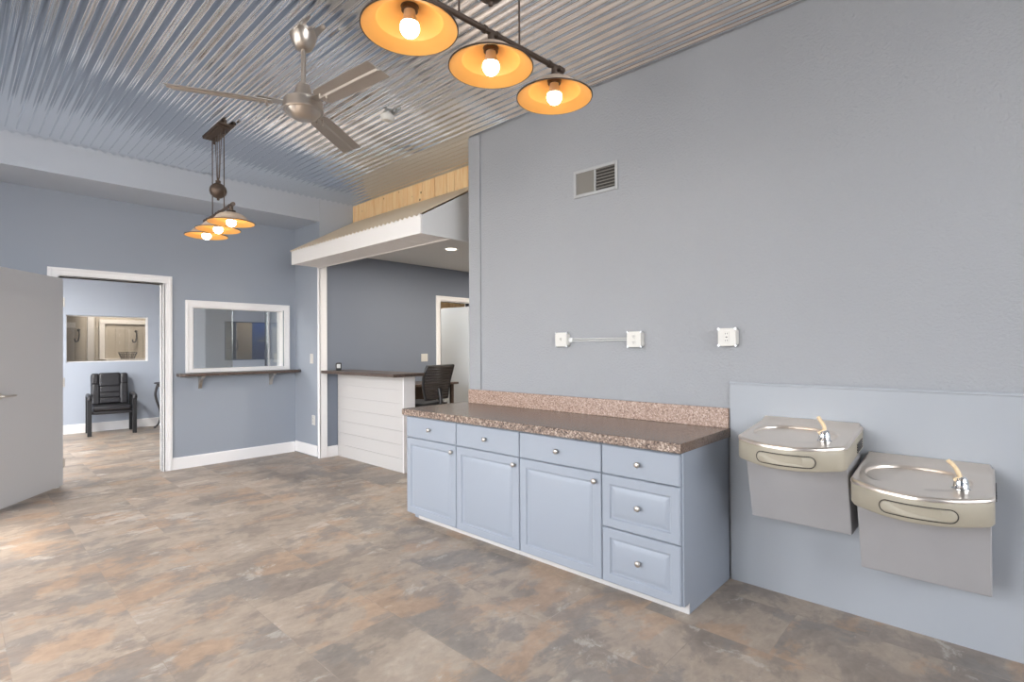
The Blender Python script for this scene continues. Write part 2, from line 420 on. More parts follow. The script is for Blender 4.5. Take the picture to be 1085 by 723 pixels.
# rooms behind the far windows
b = BM()
x = -3.2
while x < .2:
    box(b, x, x + .147, 12.5, 12.52, 0, 2.6); x += .15
box(b, -3.2, .25, 12.52, 12.56, 0, 2.6); box(b, -3.25, -3.2, YF + .12, 12.5, 0, 2.6); box(b, .2, .25, YF + .12, 12.5, 0, 2.6)
struct('wall_alcove', b, 'beige', 'beige boarded wall seen through the far window', 'wall')
b = BM(); box(b, -3.2, .2, YF + .12, 12.5, 2.6, 2.65); box(b, .25, 3.6, YF + .12, 13.2, 2.6, 2.65); struct('ceiling_alcove', b, 'plain_ceiling')
b = BM(); box(b, .25, 3.6, 13.0, 13.1, 0, 2.6); box(b, 3.5, 3.6, YF + .12, 13.0, 0, 2.6); struct('wall_den', b, 'slate')

# unseen left and rear walls; window placement guessed to bring in daylight
XD = -4.4           # unseen bay, set further in so its sun patch falls in view
LW = [(.8, 2.2, .3, 2.95), (2.5, 4.0, .9, 3.14)]
LR = [(-4.9, -3.5), (-3.3, -1.9), (-1.7, -.3)]      # unseen rear clerestory, added to brighten the upper back of the room
LD = (4.35, 5.55, 0.02, 2.72)
LF = (7.4, 10.2, .4, 2.5)  # unseen far-room window, added for daylight
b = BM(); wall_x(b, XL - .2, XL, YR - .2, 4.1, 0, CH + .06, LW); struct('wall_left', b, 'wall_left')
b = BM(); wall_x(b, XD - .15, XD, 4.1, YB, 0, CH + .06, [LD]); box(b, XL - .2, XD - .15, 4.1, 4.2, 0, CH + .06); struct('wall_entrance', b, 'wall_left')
b = BM(); wall_x(b, XL - .2, XL, YB, 11.2, 0, CH + .06, [LF]); struct('wall_far_left', b, 'wall_far')
b = BM(); wall_y(b, XL - .2, .46, YR - .2, YR, 0, CH + .06, [(x0, x1, 1.5, 3.14) for x0, x1 in LR]); struct('wall_rear', b, 'wall_r')
for n, (y0, y1, z0, z1, xw) in enumerate([(*q, XL - .15) for q in LW] + [(*LD, XD - .12), (*LF, XL - .15)]):
    b = BM(); t = .05
    box(b, xw, xw + .1, y0, y0 + t, z0, z1); box(b, xw, xw + .1, y1 - t, y1, z0, z1)
    box(b, xw, xw + .1, y0 + t, y1 - t, z0, z0 + t); box(b, xw, xw + .1, y0 + t, y1 - t, z1 - t, z1)
    struct('window_%d' % (n + 4), b, 'white')
for n, (x0, x1) in enumerate(LR):  # frames of the added rear clerestory
    b = BM(); t = .05; yw = YR - .15
    box(b, x0, x0 + t, yw, yw + .1, 1.5, 3.14); box(b, x1 - t, x1, yw, yw + .1, 1.5, 3.14); box(b, x0 + t, x1 - t, yw, yw + .1, 1.5, 1.55); box(b, x0 + t, x1 - t, yw, yw + .1, 3.09, 3.14)
    struct('window_%d' % (n + 9), b, 'white')

# ------------------------------------------------------------------ trim, doors, windows of the back wall
b = BM()
casing_y(b, -2.49, -1.425, 0, 2.20, YB, .09, .02)
box(b, -2.415, -2.40, YB - .02, YB + .14, 0, 2.125); box(b, -1.51, -1.495, YB - .02, YB + .14, 0, 2.125); box(b, -2.40, -1.51, YB - .02, YB + .14, 2.11, 2.125)
box(b, -1.522, -1.51, YB + .04, YB + .055, 0, 2.11)
struct('trim_4', b, 'white', 'white casing round the open doorway', 'trim', bevel=.004)
BBH = .135
b = BM(); prism(b, [(YB - .014, 0), (YB, 0), (YB, BBH), (YB - .006, BBH), (YB - .014, BBH - .014)], 'x', -1.425, -.016); struct('baseboard_back', b, 'white', 'white baseboard under the pass-through window', 'baseboard')
b = BM(); prism(b, [(-.014, .012), (-.002, .012), (-.002, BBH + .012), (-.008, BBH + .012), (-.014, BBH - .002)], 'y', YS + .06, YB - .014)
struct('baseboard_return', b, 'white', 'white baseboard coming loose beside the white post', 'baseboard')
b = BM(); prism(b, [(YS - .014, 0), (YS, 0), (YS, BBH), (YS - .006, BBH), (YS - .014, BBH - .014)], 'x', .09, .232); struct('baseboard_reception', b, 'white', 'stub of white baseboard between post and half wall', 'baseboard')
b = BM(); prism(b, [(YF - .014, 0), (YF, 0), (YF, .15), (YF - .006, .15), (YF - .014, .136)], 'x', XL, 3.1); struct('baseboard_far', b, 'white', 'white baseboard behind the black armchair', 'baseboard')

# open grey door, hinged on the left jamb
hx, hy = -2.372, 6.80
ang = math.atan2(6.126 - 6.83, -2.888 + 2.36)
d1 = structE('door_1', 'plain grey flush door standing open at the left edge', 'door', (hx, hy, 0), ang)
b = BM(); box(b, 0.004, .885, -.045, 0, .03, 2.085); obj('door_leaf', b, 'door_grey', d1, bevel=.002)
b = BM()
lathe(b, [(.0, 0), (.028, 0), (.028, .008), (.012, .012), (.012, .045), (.0, .045)], .815, 0, .985, 20, 'y')
tube(b, [(.815, .042, .985), (.79, .047, .985), (.75, .048, .984), (.695, .046, .982)], .0095, 10)
o = obj('lever_handle', b, 'nickel', d1, smooth=True); o['label'] = 'satin metal lever handle'
b = BM()
for z in (.25, 1.05, 1.85): lathe(b, [(0, z - .045), (.008, z - .045), (.008, z + .045), (0, z + .045)], 0, .004, 0, 10)
obj('hinge', b, 'nickel', d1, smooth=True)

# office door with casing
b = BM()
casing_y(b, 1.85, 2.65, 0, 2.165, YS, .085, .018)
box(b, 1.92, 1.935, YS - .018, YS + .14, 0, 2.10); box(b, 2.565, 2.58, YS - .018, YS + .14, 0, 2.10); box(b, 1.935, 2.565, YS - .018, YS + .14, 2.085, 2.10)
struct('trim_5', b, 'white', 'white casing round the office door', 'trim', bevel=.003)
d2 = structE('door_2', 'pale office door standing ajar behind the reception desk', 'door', (2.562, YS + .015, 0), math.radians(96))
b = BM(); box(b, 0, .64, 0, .035, .01, 2.035); obj('door_leaf', b, 'door_pale', d2, bevel=.002)
b = BM(); lathe(b, [(0, 0), (.027, 0), (.027, .006), (.01, .01), (.01, .03), (.022, .038), (.026, .05), (.02, .062), (0, .065)], .575, .034, .98, 16, 'y'); o = obj('door_knob', b, 'nickel', d2, smooth=True)
b = BM(); lathe(b, [(0, 0), (.027, 0), (.027, -.006), (.01, -.01), (.01, -.03), (.022, -.038), (.026, -.05), (.02, -.062), (0, -.065)], .575, .001, .98, 16, 'y'); obj('door_knob', b, 'nickel', d2, smooth=True)

# pass-through window
w1 = structE('window_1', 'white framed pass-through window above the granite shelf', 'window')
b = BM(); casing_y(b, -1.295, -.08, 1.098, 1.945, YB, .072, .022, sill=True)
box(b, -1.225, -1.21, YB - .01, YB + .13, 1.13, 1.875); box(b, -.18, -.165, YB - .01, YB + .13, 1.13, 1.875)
box(b, -1.21, -.18, YB - .01, YB + .13, 1.86, 1.875); box(b, -1.21, -.18, YB - .01, YB + .13, 1.13, 1.145)
obj('window_frame', b, 'white', w1, bevel=.004)
b = BM(); box(b, -1.21, -.765, YB + .05, YB + .057, 1.145, 1.86); obj('glass_pane', b, 'glass', w1)
b = BM(); box(b, -.366, -.18, YB + .07, YB + .077, 1.145, 1.86); obj('glass_pane', b, 'glass', w1)
b = BM(); box(b, -.366, -.338, YB + .066, YB + .081, 1.145, 1.86); o = obj('pane_edge', b, 'glass', w1)

# far windows
w2 = structE('window_2', 'far window showing a beige boarded room', 'window')
b = BM(); box(b, -1.85, -.75, YF + .09, YF + .12, 1.165, 1.18); box(b, -.75, -.735, YF - .004, YF + .12, 1.165, 1.945); box(b, -1.85, -1.84, YF + .02, YF + .12, 1.18, 1.93); box(b, -1.85, -.75, YF + .09, YF + .12, 1.93, 1.945)
obj('window_frame', b, 'white', w2)
b = BM(); box(b, -1.84, -.75, YF + .10, YF + .105, 1.18, 1.93); obj('glass_pane', b, 'glass_tan', w2)
b = BM(); box(b, -1.42, -1.325, 12.18, 12.24, 0.0, 2.6); struct('trim_6', b, 'white', 'white upright post inside the beige room', 'trim')
b = BM(); box(b, -1.2, -1.12, 12.465, 12.499, 1.2, 1.87); box(b, -1.2, .1, 12.46, 12.499, 1.87, 1.95); box(b, -1.2, .1, 12.46, 12.499, 1.192, 1.2); box(b, .02, .1, 12.465, 12.499, 1.2, 1.87)
struct('trim_7', b, 'white', 'white frame on the beige boarded wall', 'trim', bevel=.004)
b = BM(); box(b, -3.2, -1.55, 12.47, 12.499, 1.78, 1.88); struct('trim_8', b, 'white', 'white rail on the beige boarded wall', 'trim', bevel=.004)
def wall_hook(x, z, label):
    b = BM(); tube(b, curve_pts([(x, 12.49, z + .11), (x, 12.455, z + .08), (x, 12.45, z), (x - .02, 12.43, z - .09), (x - .06, 12.42, z - .1), (x - .07, 12.42, z - .05)]), .011, 8)
    lathe(b, [(0, 0), (.025, 0), (.02, -.015), (0, -.02)], x, 12.499, z + .11, 12, 'y')
    tag(obj('wall_hook', b, 'dark_metal', smooth=True), label, 'hook', 'hooks in the beige room')
wall_hook(-1.50, 1.63, 'dark hook in the beige room, by the white post')
wall_hook(-.62, 1.62, 'dark hook inside the white frame in the beige room')
b = BM()
for k in range(5): lathe(b, [(.10 + .012 * k - .006, .03 * k), (.10 + .012 * k + .006, .03 * k), (.10 + .012 * k + .006, .03 * k + .01), (.10 + .012 * k - .006, .03 * k + .01)], 0, 0, 0, 20, cap=False)
for k in range(10):
    t = 2 * PI * k / 10; tube(b, [(.1 * math.cos(t), .1 * math.sin(t), 0), (.15 * math.cos(t), .15 * math.sin(t), .13)], .005, 6)
o = tag(obj('wire_basket', b, 'dark_metal', loc=(-.79, 12.3, 1.19)), 'dark wire basket on the ledge in the beige room', 'basket')
b = BM(); box(b, -1.15, .05, 12.12, 12.46, 1.15, 1.19); box(b, -1.1, -1.05, 12.15, 12.45, 0, 1.15); box(b, -.05, 0, 12.15, 12.45, 0, 1.15)
tag(obj('wall_table', b, 'white', bevel=.004), 'white ledge table under the frame in the beige room', 'table')

w3 = structE('window_3', 'far dark opening seen through the pass-through window', 'window')
b = BM(); box(b, .525, .54, YF - .004, YF + .12, 1.147, 1.918); box(b, .54, 2.0, YF + .06, YF + .12, 1.147, 1.16); box(b, .54, 2.0, YF + .06, YF + .12, 1.905, 1.918)
obj('window_frame', b, 'slate', w3)
b = BM(); box(b, .54, 2.0, YF + .08, YF + .085, 1.16, 1.905); obj('glass_pane', b, 'glass', w3)
b = BM(); box(b, .45, .86, 11.45, 11.5, 0, 2.3); box(b, .47, .84, 11.44, 11.452, .3, 1.0); box(b, .47, .84, 11.44, 11.452, 1.1, 2.1)
tag(obj('dark_panel', b, 'slate', bevel=.004), 'dark slate panel at the left of the far opening', 'panel')
t = thing('tan_door', 'tan wooden door between slate panel and blue machine', 'door', (0.945, 11.6, 0))
b = BM(); box(b, 0, .30, 0, .04, 0, 2.3); obj('door_leaf', b, 'tan', t, bevel=.003)
b = BM(); tube(b, [(-.02, -.04, 1.36), (-.0, -.045, 1.41), (.0, -.045, 1.5), (-.02, -.04, 1.55)], .013, 8); box(b, -.03, .01, -.04, .0, 1.35, 1.37); box(b, -.03, .01, -.04, .0, 1.54, 1.56); obj('pull_handle', b, 'black', t, smooth=True)
t = thing('vending_machine', 'tall blue vending machine behind the far opening', 'machine', (1.27, 11.65, 0))
b = BM(); box(b, 0, .62, 0, .6, .05, 2.0); obj('cabinet', b, 'navy', t, bevel=.012)
b = BM(); box(b, .12, .4, -.01, 0, 1.52, 1.57); box(b, .16, .36, -.01, 0, 1.6, 1.615); obj('label_strip', b, 'louver', t)
b = BM(); box(b, .42, .6, -.012, 0, 1.0, 1.85); obj('button_panel', b, 'galv', t, bevel=.003)

# granite shelf
t = thing('wall_shelf', 'narrow dark granite shelf on two brackets under the window', 'shelf')
b = BM(); prism(b, [(-1.385, YB), (.0, YB), (.0, YB - .16), (-.04, YB - .2), (-1.345, YB - .2), (-1.385, YB - .16)], 'z', 1.062, 1.094); obj('shelf_board', b, 'dark_top', t, bevel=.004)
for x in (-1.145, -.33):
    b = BM(); prism(b, [(YB - .001, 1.061), (YB - .15, 1.061), (YB - .15, 1.045), (YB - .09, 1.02), (YB - .045, .975), (YB - .025, .915), (YB - .001, .91)], 'x', x - .018, x + .018)
    o = obj('bracket', b, 'nickel', t, bevel=.004); o['label'] = 'pale metal curved bracket'

# switches and outlets
def plate_x(name, y, z, w, h, label, cat, rocker=True):
    t = thing(name, label, cat, (0, y, z))
    b = BM(); box(b, -.007, 0, -w / 2, w / 2, -h / 2, h / 2); obj('cover_plate', b, 'plastic', t, bevel=.003)
    if rocker:
        b = BM(); box(b, -.012, -.007, -.016, .016, -.033, .033); obj('rocker', b, 'plastic', t, bevel=.002)
    else:
        for dz in (-.022, .022):
            b = BM(); lathe(b, [(0, -.010), (.016, -.010), (.017, -.006), (0, -.006)], 0, 0, dz, 16, 'x'); obj('socket', b, 'plastic', t, smooth=True)
            b = BM(); box(b, -.0108, -.0099, -.007, -.004, dz - .003, dz + .007); box(b, -.0108, -.0099, .004, .007, dz - .003, dz + .006); obj('slot', b, 'black', t)
plate_x('light_switch', 6.38, 1.243, .08, .125, 'white light switch between window and white post', 'switch')
plate_x('wall_outlet', 6.335, .462, .08, .125, 'white outlet low on the wall beside the white post', 'outlet', False)
t = thing('double_switch', 'white double switch plate beside the office door', 'switch', (1.63, YS, 1.228))
b = BM(); box(b, -.06, .06, -.007, 0, -.058, .058); obj('cover_plate', b, 'plastic', t, bevel=.003)
for dx in (-.024, .024):
    b = BM(); box(b, dx - .015, dx + .015, -.012, -.007, -.032, .032); obj('rocker', b, 'plastic', t, bevel=.002)

# surface boxes on the textured wall
def surface_box(y, z, label, kind):
    t = thing('outlet_box', label, 'outlet', (0, y, z), 0, 'outlet boxes above the counter')
    s = .053; c = .014
    oct_ = [(-s + c, -s), (s - c, -s), (s, -s + c), (s, s - c), (s - c, s), (-s + c, s), (-s, s - c), (-s, -s + c)]
    b = BM(); prism(b, oct_, 'x', -.044, 0); obj('box_body', b, 'plastic', t, bevel=.002)
    b = BM(); prism(b, [(p * .97, q * .97) for p, q in oct_], 'x', -.049, -.044); obj('cover_plate', b, 'plastic', t, bevel=.0015)
    for p, q in ((-1, -1), (1, -1), (1, 1), (-1, 1)):
        b = BM(); lathe(b, [(0, -.047), (.006, -.047), (.008, -.04), (.008, -.03), (0, -.03)], 0, p * (s - .004), q * (s - .004), 10, 'x'); obj('screw', b, 'screw', t, smooth=True)
    if kind == 'duplex':
        for dz in (-.02, .02):
            b = BM(); lathe(b, [(0, -.053), (.015, -.053), (.016, -.049), (0, -.049)], 0, 0, dz, 16, 'x'); f = obj('socket', b, 'plastic', t, smooth=True)
            b = BM(); box(b, -.0536, -.0528, -.007, -.0045, dz - .003, dz + .007); box(b, -.0536, -.0528, .0045, .007, dz - .003, dz + .006); lathe(b, [(0, -.0536), (.0025, -.0536), (.0025, -.0528), (0, -.0528)], 0, 0, dz - .008, 8, 'x'); obj('slot', b, 'black', t)
    elif kind == 'switch':
        b = BM(); box(b, -.054, -.049, -.006, .006, -.013, .013); box(b, -.064, -.052, -.004, .004, -.001, .010); obj('toggle', b, 'plastic', t, bevel=.001)
    else:
        b = BM(); box(b, -.053, -.049, -.017, .017, -.034, .034); obj('receptacle_face', b, 'plastic', t, bevel=.002)
        b = BM()
        for dz in (-.02, .02):
            box(b, -.0536, -.0528, -.007, -.0045, dz - .004, dz + .006); box(b, -.0536, -.0528, .0045, .007, dz - .004, dz + .005)
        box(b, -.0536, -.0528, -.005, .005, -.003, .003)
        obj('slot', b, 'black', t)
surface_box(2.362, 1.43, 'white octagonal box at the left end of the wall raceway', 'switch')
surface_box(1.752, 1.424, 'white octagonal outlet box at the right end of the raceway', 'duplex')
surface_box(1.14, 1.428, 'white octagonal outlet box alone above the end of the counter', 'gfci')
b = BM()
tube(b, [(-.012, 2.31, 1.434), (-.012, 1.805, 1.434)], .005, 10); tube(b, [(-.012, 2.31, 1.420), (-.012, 1.805, 1.420)], .005, 10)
box(b, -.022, 0, 2.275, 2.31, 1.412, 1.442)
tag(obj('cable_raceway', b, 'galv', smooth=True), 'thin grey twin conduit joining two wall boxes', 'conduit')

# vent grille
t = thing('vent_grille', 'rectangular air vent high on the textured wall', 'vent', (0, 2.076, 2.572))
W2, H2 = .187, .1
b = BM(); f = .022
box(b, -.012, 0, -W2, -W2 + f, -H2, H2); box(b, -.012, 0, W2 - f, W2, -H2, H2); box(b, -.012, 0, -W2 + f, W2 - f, -H2, -H2 + f); box(b, -.012, 0, -W2 + f, W2 - f, H2 - f, H2); box(b, -.012, 0, -.006, .006, -H2 + f, H2 - f)
obj('frame', b, 'vent_frame', t, bevel=.002)
b = BM(); box(b, -.002, -.0005, -W2 + f, W2 - f, -H2 + f, H2 - f); obj('backing', b, 'vent_dark', t)
for k in range(7):   # horizontal louvers on the near half
    z = -H2 + f + .011 + k * .0225
    b = BM(); prism(b, [(-.011, z + .001), (-.0025, z + .010), (-.002, z + .009), (-.0105, z - .0005)], 'y', -W2 + f, -.006); obj('louver', b, 'louver', t)
for k in range(18):  # closed fine vertical slats on the far half
    y = .011 + k * .0087
    b = BM(); prism(b, [(-.009, y - .0042), (-.008, y - .0045), (-.006, y + .0042), (-.007, y + .0045)], 'z', -H2 + f, H2 - f)
    obj('vertical_slat', b, 'louver', t)

# ------------------------------------------------------------------ awning over the reception opening
aw = thing('awning', 'white boxed awning with corrugated tan roof over the reception counter', 'awning')
AX, AZ0, AZ1, AY0, AY1 = -.38, 2.37, 2.522, 3.62, 6.12
rz = lambda x: 2.525 + (x - AX) * .575
b = BM(); box(b, AX, AX + .02, AY0, AY1, AZ0, AZ1); obj('fascia', b, 'white_awn', aw, bevel=.002)
b = BM()
n = 18
for k in range(n):
    y0 = AY0 + .02 + (AY1 - AY0 - .02) * k / n; box(b, AX + .02, -.02, y0 + .0015, AY0 + .02 + (AY1 - AY0 - .02) * (k + 1) / n - .0015, AZ0 + .006, AZ0 + .02)
box(b, AX + .02, -.02, AY0 + .02, AY1, AZ0 + .012, AZ0 + .03)
obj('soffit_board', b, 'white_awn', aw)
b = BM(); box(b, -.045, -.02, AY0 + .02, YS - .021, AZ0, 2.588); obj('header', b, 'white_awn', aw, bevel=.002)
b = BM(); prism(b, [(AX + .0205, AZ0), (.455, AZ0 + .004), (.455, rz(.455) - .003), (AX + .0205, rz(AX + .0205) - .003)], 'y', AY0, AY0 + .02); o = obj('side_panel', b, 'awn_side', aw, bevel=.002)
o['label'] = 'grey painted end panel of the awning'
b = BM(); box(b, AX + .02, -.045, AY1 - .02, AY1, AZ0 + .03, AZ1); obj('end_panel', b, 'white_awn', aw)
b = BM(); px_ = .0678; nn = int((YS - .022 - AY0) / px_ * 10); rows = []
for i in range(nn + 1):
    y = AY0 + (YS - .022 - AY0) * i / nn; dz = .008 * math.sin(2 * PI * (y - AY0) / px_)
    rows.append([(x, y, rz(x) + .012 + dz) for x in (AX - .008, AX + .1, .1, .459)])
for dzz in (0, .0015):
    R = [[b.verts.new((x, y, z + dzz)) for x, y, z in r] for r in rows]
    for p, q in zip(R, R[1:]):
        for k in range(3): b.faces.new((p[k], p[k + 1], q[k + 1], q[k]))
o = obj('roofing', b, 'tin', aw, smooth=180); o['label'] = 'corrugated tan metal roofing'
b = BM(); pl = [(AY0, AZ1)]
for i in range(nn + 1):
    y = AY0 + (YS - .022 - AY0) * i / nn
    if y < AY1: pl.append((y, AZ1 + .012 + .009 * math.sin(2 * PI * (y - AY0) / px_)))
pl.append((AY1, AZ1))
for (y0, z0), (y1, z1) in zip(pl[1:-2], pl[2:-1]):
    prism(b, [(y0, AZ1 - .002), (y1, AZ1 - .002), (y1, z1), (y0, z0)], 'x', AX - .003, AX + .017)
bmesh.ops.remove_doubles(b, verts=b.verts[:], dist=1e-5)
obj('closure_strip', b, 'white_awn', aw)

# ------------------------------------------------------------------ reception half wall, counter, desk, chair
b = BM(); hb = 7; HW0, HW1 = 4.74, YS - .001
for k in range(hb):
    z0 = k * 1.062 / hb; z1 = (k + 1) * 1.062 / hb
    box(b, .232, .245, HW0 + .004, HW1 - .014, z0 + (.0015 if k else 0), z1 - .0015)
box(b, .240, .375, HW0 + .004, HW1 - .014, 0, 1.062)
hwall = struct('wall_half', b, 'shiplap', 'white shiplap half wall of the reception counter', 'wall', bevel=.001)
b = BM(); box(b, .228, .382, HW0 - .012, HW0 + .004, 0, 1.062); struct('trim_9', b, 'white', 'white end board of the shiplap half wall', 'trim', bevel=.003)
b = BM(); prism(b, [(0.0, 4.59), (.41, 4.59), (.41, YS - .022), (.10, YS - .022), (.0, YS - .022)], 'z', 1.063, 1.098); tag(obj('reception_counter', b, 'dark_top', bevel=.005), 'dark granite worktop on the white half wall', 'counter')
t = thing('desk_clock', 'small black desk clock at the far end of the reception counter', 'clock', (.155, 5.99, 1.098), math.radians(-30))
b = BM(); box(b, -.035, .035, -.03, .03, 0, .095); obj('case', b, 'black', t, bevel=.012)
b = BM(); box(b, -.022, .022, -.034, -.029, .03, .08); o = obj('face', b, 'galv', t, bevel=.004); o['label'] = 'pale face'

t = thing('office_desk', 'tall dark topped desk behind the reception counter', 'desk', (0, 0, 0))
b = BM(); box(b, .75, 1.80, 5.60, YS - .02, .855, .885); obj('desk_top', b, 'dark_top', t, bevel=.004)
for x, y in ((.8, 5.66), (1.72, 5.66), (.8, 6.1), (1.72, 6.1)):
    b = BM(); box(b, x - .022, x + .022, y - .022, y + .022, 0, .855); obj('leg', b, 'bronze', t, bevel=.004)
b = BM(); box(b, .822, 1.698, 6.09, 6.11, .6, .855); obj('back_rail', b, 'bronze', t)

# drafting chair with mesh back, its back turned half towards the opening
oc = thing('office_chair', 'grey brown mesh-back office chair behind the half wall', 'chair', (.68, 5.0, 0), math.radians(12))
b = BM()
rows = []
for k in range(9):
    s = k / 8; z = .78 + .38 * s; yy = -.23 - .06 * s + .03 * math.sin(s * PI)
    hwid = .20 + .035 * math.sin(s * PI * .75) + .02 * s
    rows.append((z, yy, hwid))
fr = [(-r[2], r[1], r[0]) for r in rows] + [(r[2], r[1], r[0]) for r in reversed(rows)]
tube(b, fr + [fr[0]], .016, 8); obj('back_frame', b, 'black', oc, smooth=True)
b = BM()
for k in range(12):
    s = (k + .5) / 12; z = .78 + .38 * s; yy = -.23 - .06 * s + .03 * math.sin(s * PI); hwid = .20 + .035 * math.sin(s * PI * .75) + .02 * s
    tube(b, [(-hwid, yy, z), (-hwid * .4, yy - .02, z), (hwid * .4, yy - .02, z), (hwid, yy, z)], .0115, 6)
for k in range(15):
    u = -1 + 2 * (k + .5) / 15
    tube(b, [(u * r[2], r[1] - .02 * (1 - u * u), r[0]) for r in rows], .0095, 6)
o = obj('mesh_back', b, 'mesh', oc); o['label'] = 'see-through brown mesh'
b = BM(); box(b, -.235, .235, -.22, .24, .665, .735); obj('seat', b, 'black', oc, bevel=.03, seg=3)
b = BM(); tube(b, curve_pts([(0, -.05, .67), (0, -.24, .66), (0, -.29, .74), (0, -.27, .9)]), .022, 8); obj('back_support', b, 'black', oc, smooth=True)
b = BM(); lathe(b, [(0, .09), (.03, .09), (.03, .42), (.022, .42), (.022, .665), (0, .665)], seg=16); obj('gas_column', b, 'black', oc, smooth=True)
b = BM(); lathe(b, [(.2, .30), (.215, .30), (.215, .315), (.2, .315), (.2, .30)], seg=28, cap=False)
for k in range(3): tube(b, [(.02 * math.cos(k * 2.09), .02 * math.sin(k * 2.09), .308), (.2 * math.cos(k * 2.09), .2 * math.sin(k * 2.09), .308)], .006, 6)
obj('foot_ring', b, 'chrome', oc, smooth=True)
b = BM()
for k in range(5):
    a = k * 2 * PI / 5; tube(b, [(0, 0, .11), (.17 * math.cos(a), .17 * math.sin(a), .095), (.31 * math.cos(a), .31 * math.sin(a), .07)], .022, 8, [1.2, 1, .7])
obj('star_base', b, 'black', oc, smooth=True)
for k in range(5):
    a = k * 2 * PI / 5; b = BM(); lathe(b, [(0, -.02), (.03, -.02), (.03, .02), (0, .02)], .31 * math.cos(a), .31 * math.sin(a), .03, 14, 'y'); obj('caster', b, 'black', oc, smooth=True)
for s in (-1, 1):
    b = BM(); tube(b, curve_pts([(s * .2, -.02, .67), (s * .29, -.02, .70), (s * .295, -.04, .86)]), .015, 8); box(b, s * .265, s * .325, -.14, .12, .86, .885); obj('armrest', b, 'black', oc, smooth=True)

t = thing('recessed_downlight', 'round lit recessed light in the reception ceiling', 'light', (1.05, 4.88, 2.59))
b = BM(); lathe(b, [(.062, -.001), (.085, -.006), (.09, 0), (.085, .0), (.062, .004)], seg=32, cap=False); obj('trim_ring', b, 'white', t, smooth=True)
b = BM(); lathe(b, [(0, -.003), (.063, -.003), (.063, 0), (0, 0)], seg=32); obj('lens', b, 'lens', t)

# ------------------------------------------------------------------ blue base cabinets
XF = -.652       # face plane of the door and drawer fronts
def front_ring(bm, y0, y1, z0, z1, loops):
    rings = []
    for ins, dep in loops:
        rings.append([(XF + dep, y0 + ins, z0 + ins), (XF + dep, y1 - ins, z0 + ins), (XF + dep, y1 - ins, z1 - ins), (XF + dep, y0 + ins, z1 - ins)])
    loft(bm, rings)
SLAB = [(0, .0185), (0, .005), (.002, .0025), (.006, 0)]
def RAISED(w): return [(0, .0185), (0, .005), (.002, .0025), (.006, 0), (w, 0), (w + .003, .003), (w + .006, .0085), (w + .014, .0095), (w + .038, .002), (w + .042, .001)]
def knob(parent, y, z):
    b = BM(); lathe(b, [(0, 0), (.007, 0), (.006, -.010), (.0075, -.014), (.015, -.017), (.0165, -.021), (.0145, -.026), (.008, -.0285), (0, -.029)], XF, y, z, 20, 'x')
    o = obj('knob', b, 'nickel', parent, smooth=60); o['label'] = 'round brushed nickel knob'
def cabinet(y0, y1, label, drawers=False, end=False):
    t = thing('base_cabinet', label, 'cabinet', (0, 0, 0), 0, 'blue base cabinets under the counter')
    xf = XF + .019; b = BM()
    # carcass with a toe notch
    prism(b, [(-.003 if not end else -.018, 0), (-.003 if not end else -.018, .837), (xf, .837), (xf, .056), (-.5685, .056), (-.5685, .0)], 'y', y0, y1)
    obj('body', b, 'cab', t)
    g = .0025; a, c = y0 + g, y1 - g
    if end: a += .008
    zs = .661
    def part(nm, z0, z1, w, kn):
        b = BM(); front_ring(b, a, c, z0, z1, SLAB if w is None else RAISED(w)); o = obj(nm, b, 'cab', t, smooth=20); knob(o, *kn); return o
    m_ = (a + c) / 2
    part('drawer', zs + g, .826, None, (m_, .745))
    if drawers:
        part('drawer', .367, zs - g, .05, (m_, .512)); part('drawer', .060, .362, .05, (m_, .219))
    else:
        part('door', .060, zs - g, .052, (a + .038, .612))
YC = [1.146, 1.622, 2.245, 2.862, 3.462]
cabinet(YC[3], YC[4], 'powder blue one-door cabinet at the far end beside the half wall')
cabinet(YC[2], YC[3], 'powder blue one-door cabinet second from the far end of the counter')
cabinet(YC[1], YC[2], 'powder blue one-door cabinet next to the three-drawer unit')
cabinet(YC[0], YC[1], 'powder blue three-drawer cabinet at the near end of the counter', True, True)
b = BM(); prism(b, [(-.5775, 0), (-.569, 0), (-.569, .055), (-.5725, .055), (-.5775, .042)], 'y', YC[0], 3.40)
tag(obj('toe_kick', b, 'shiplap'), 'white toe kick strip along the bottom of the cabinets', 'trim')
ct = thing('countertop', 'brown speckled laminate countertop with backsplash on blue cabinets', 'countertop')
CY0, CY1 = 1.139, 3.478
b = BM(); prism(b, [(-.002, .838), (-.678, .838), (-.684, .844), (-.684, .878), (-.678, .887), (-.66, .888), (-.002, .888)], 'y', CY0, CY1)
o = obj('worktop', b, ['granite_top', 'granite_edge'], ct)
for p in o.data.polygons:
    p.material_index = 1 if (p.normal.x < -.3 and p.center.x < -.6) else 0
b = BM(); box(b, -.034, -.015, CY0 + .002, 3.40, .888, 1.007); o = obj('backsplash', b, 'splash', ct, bevel=.003); o['label'] = 'pink speckled upright backsplash'

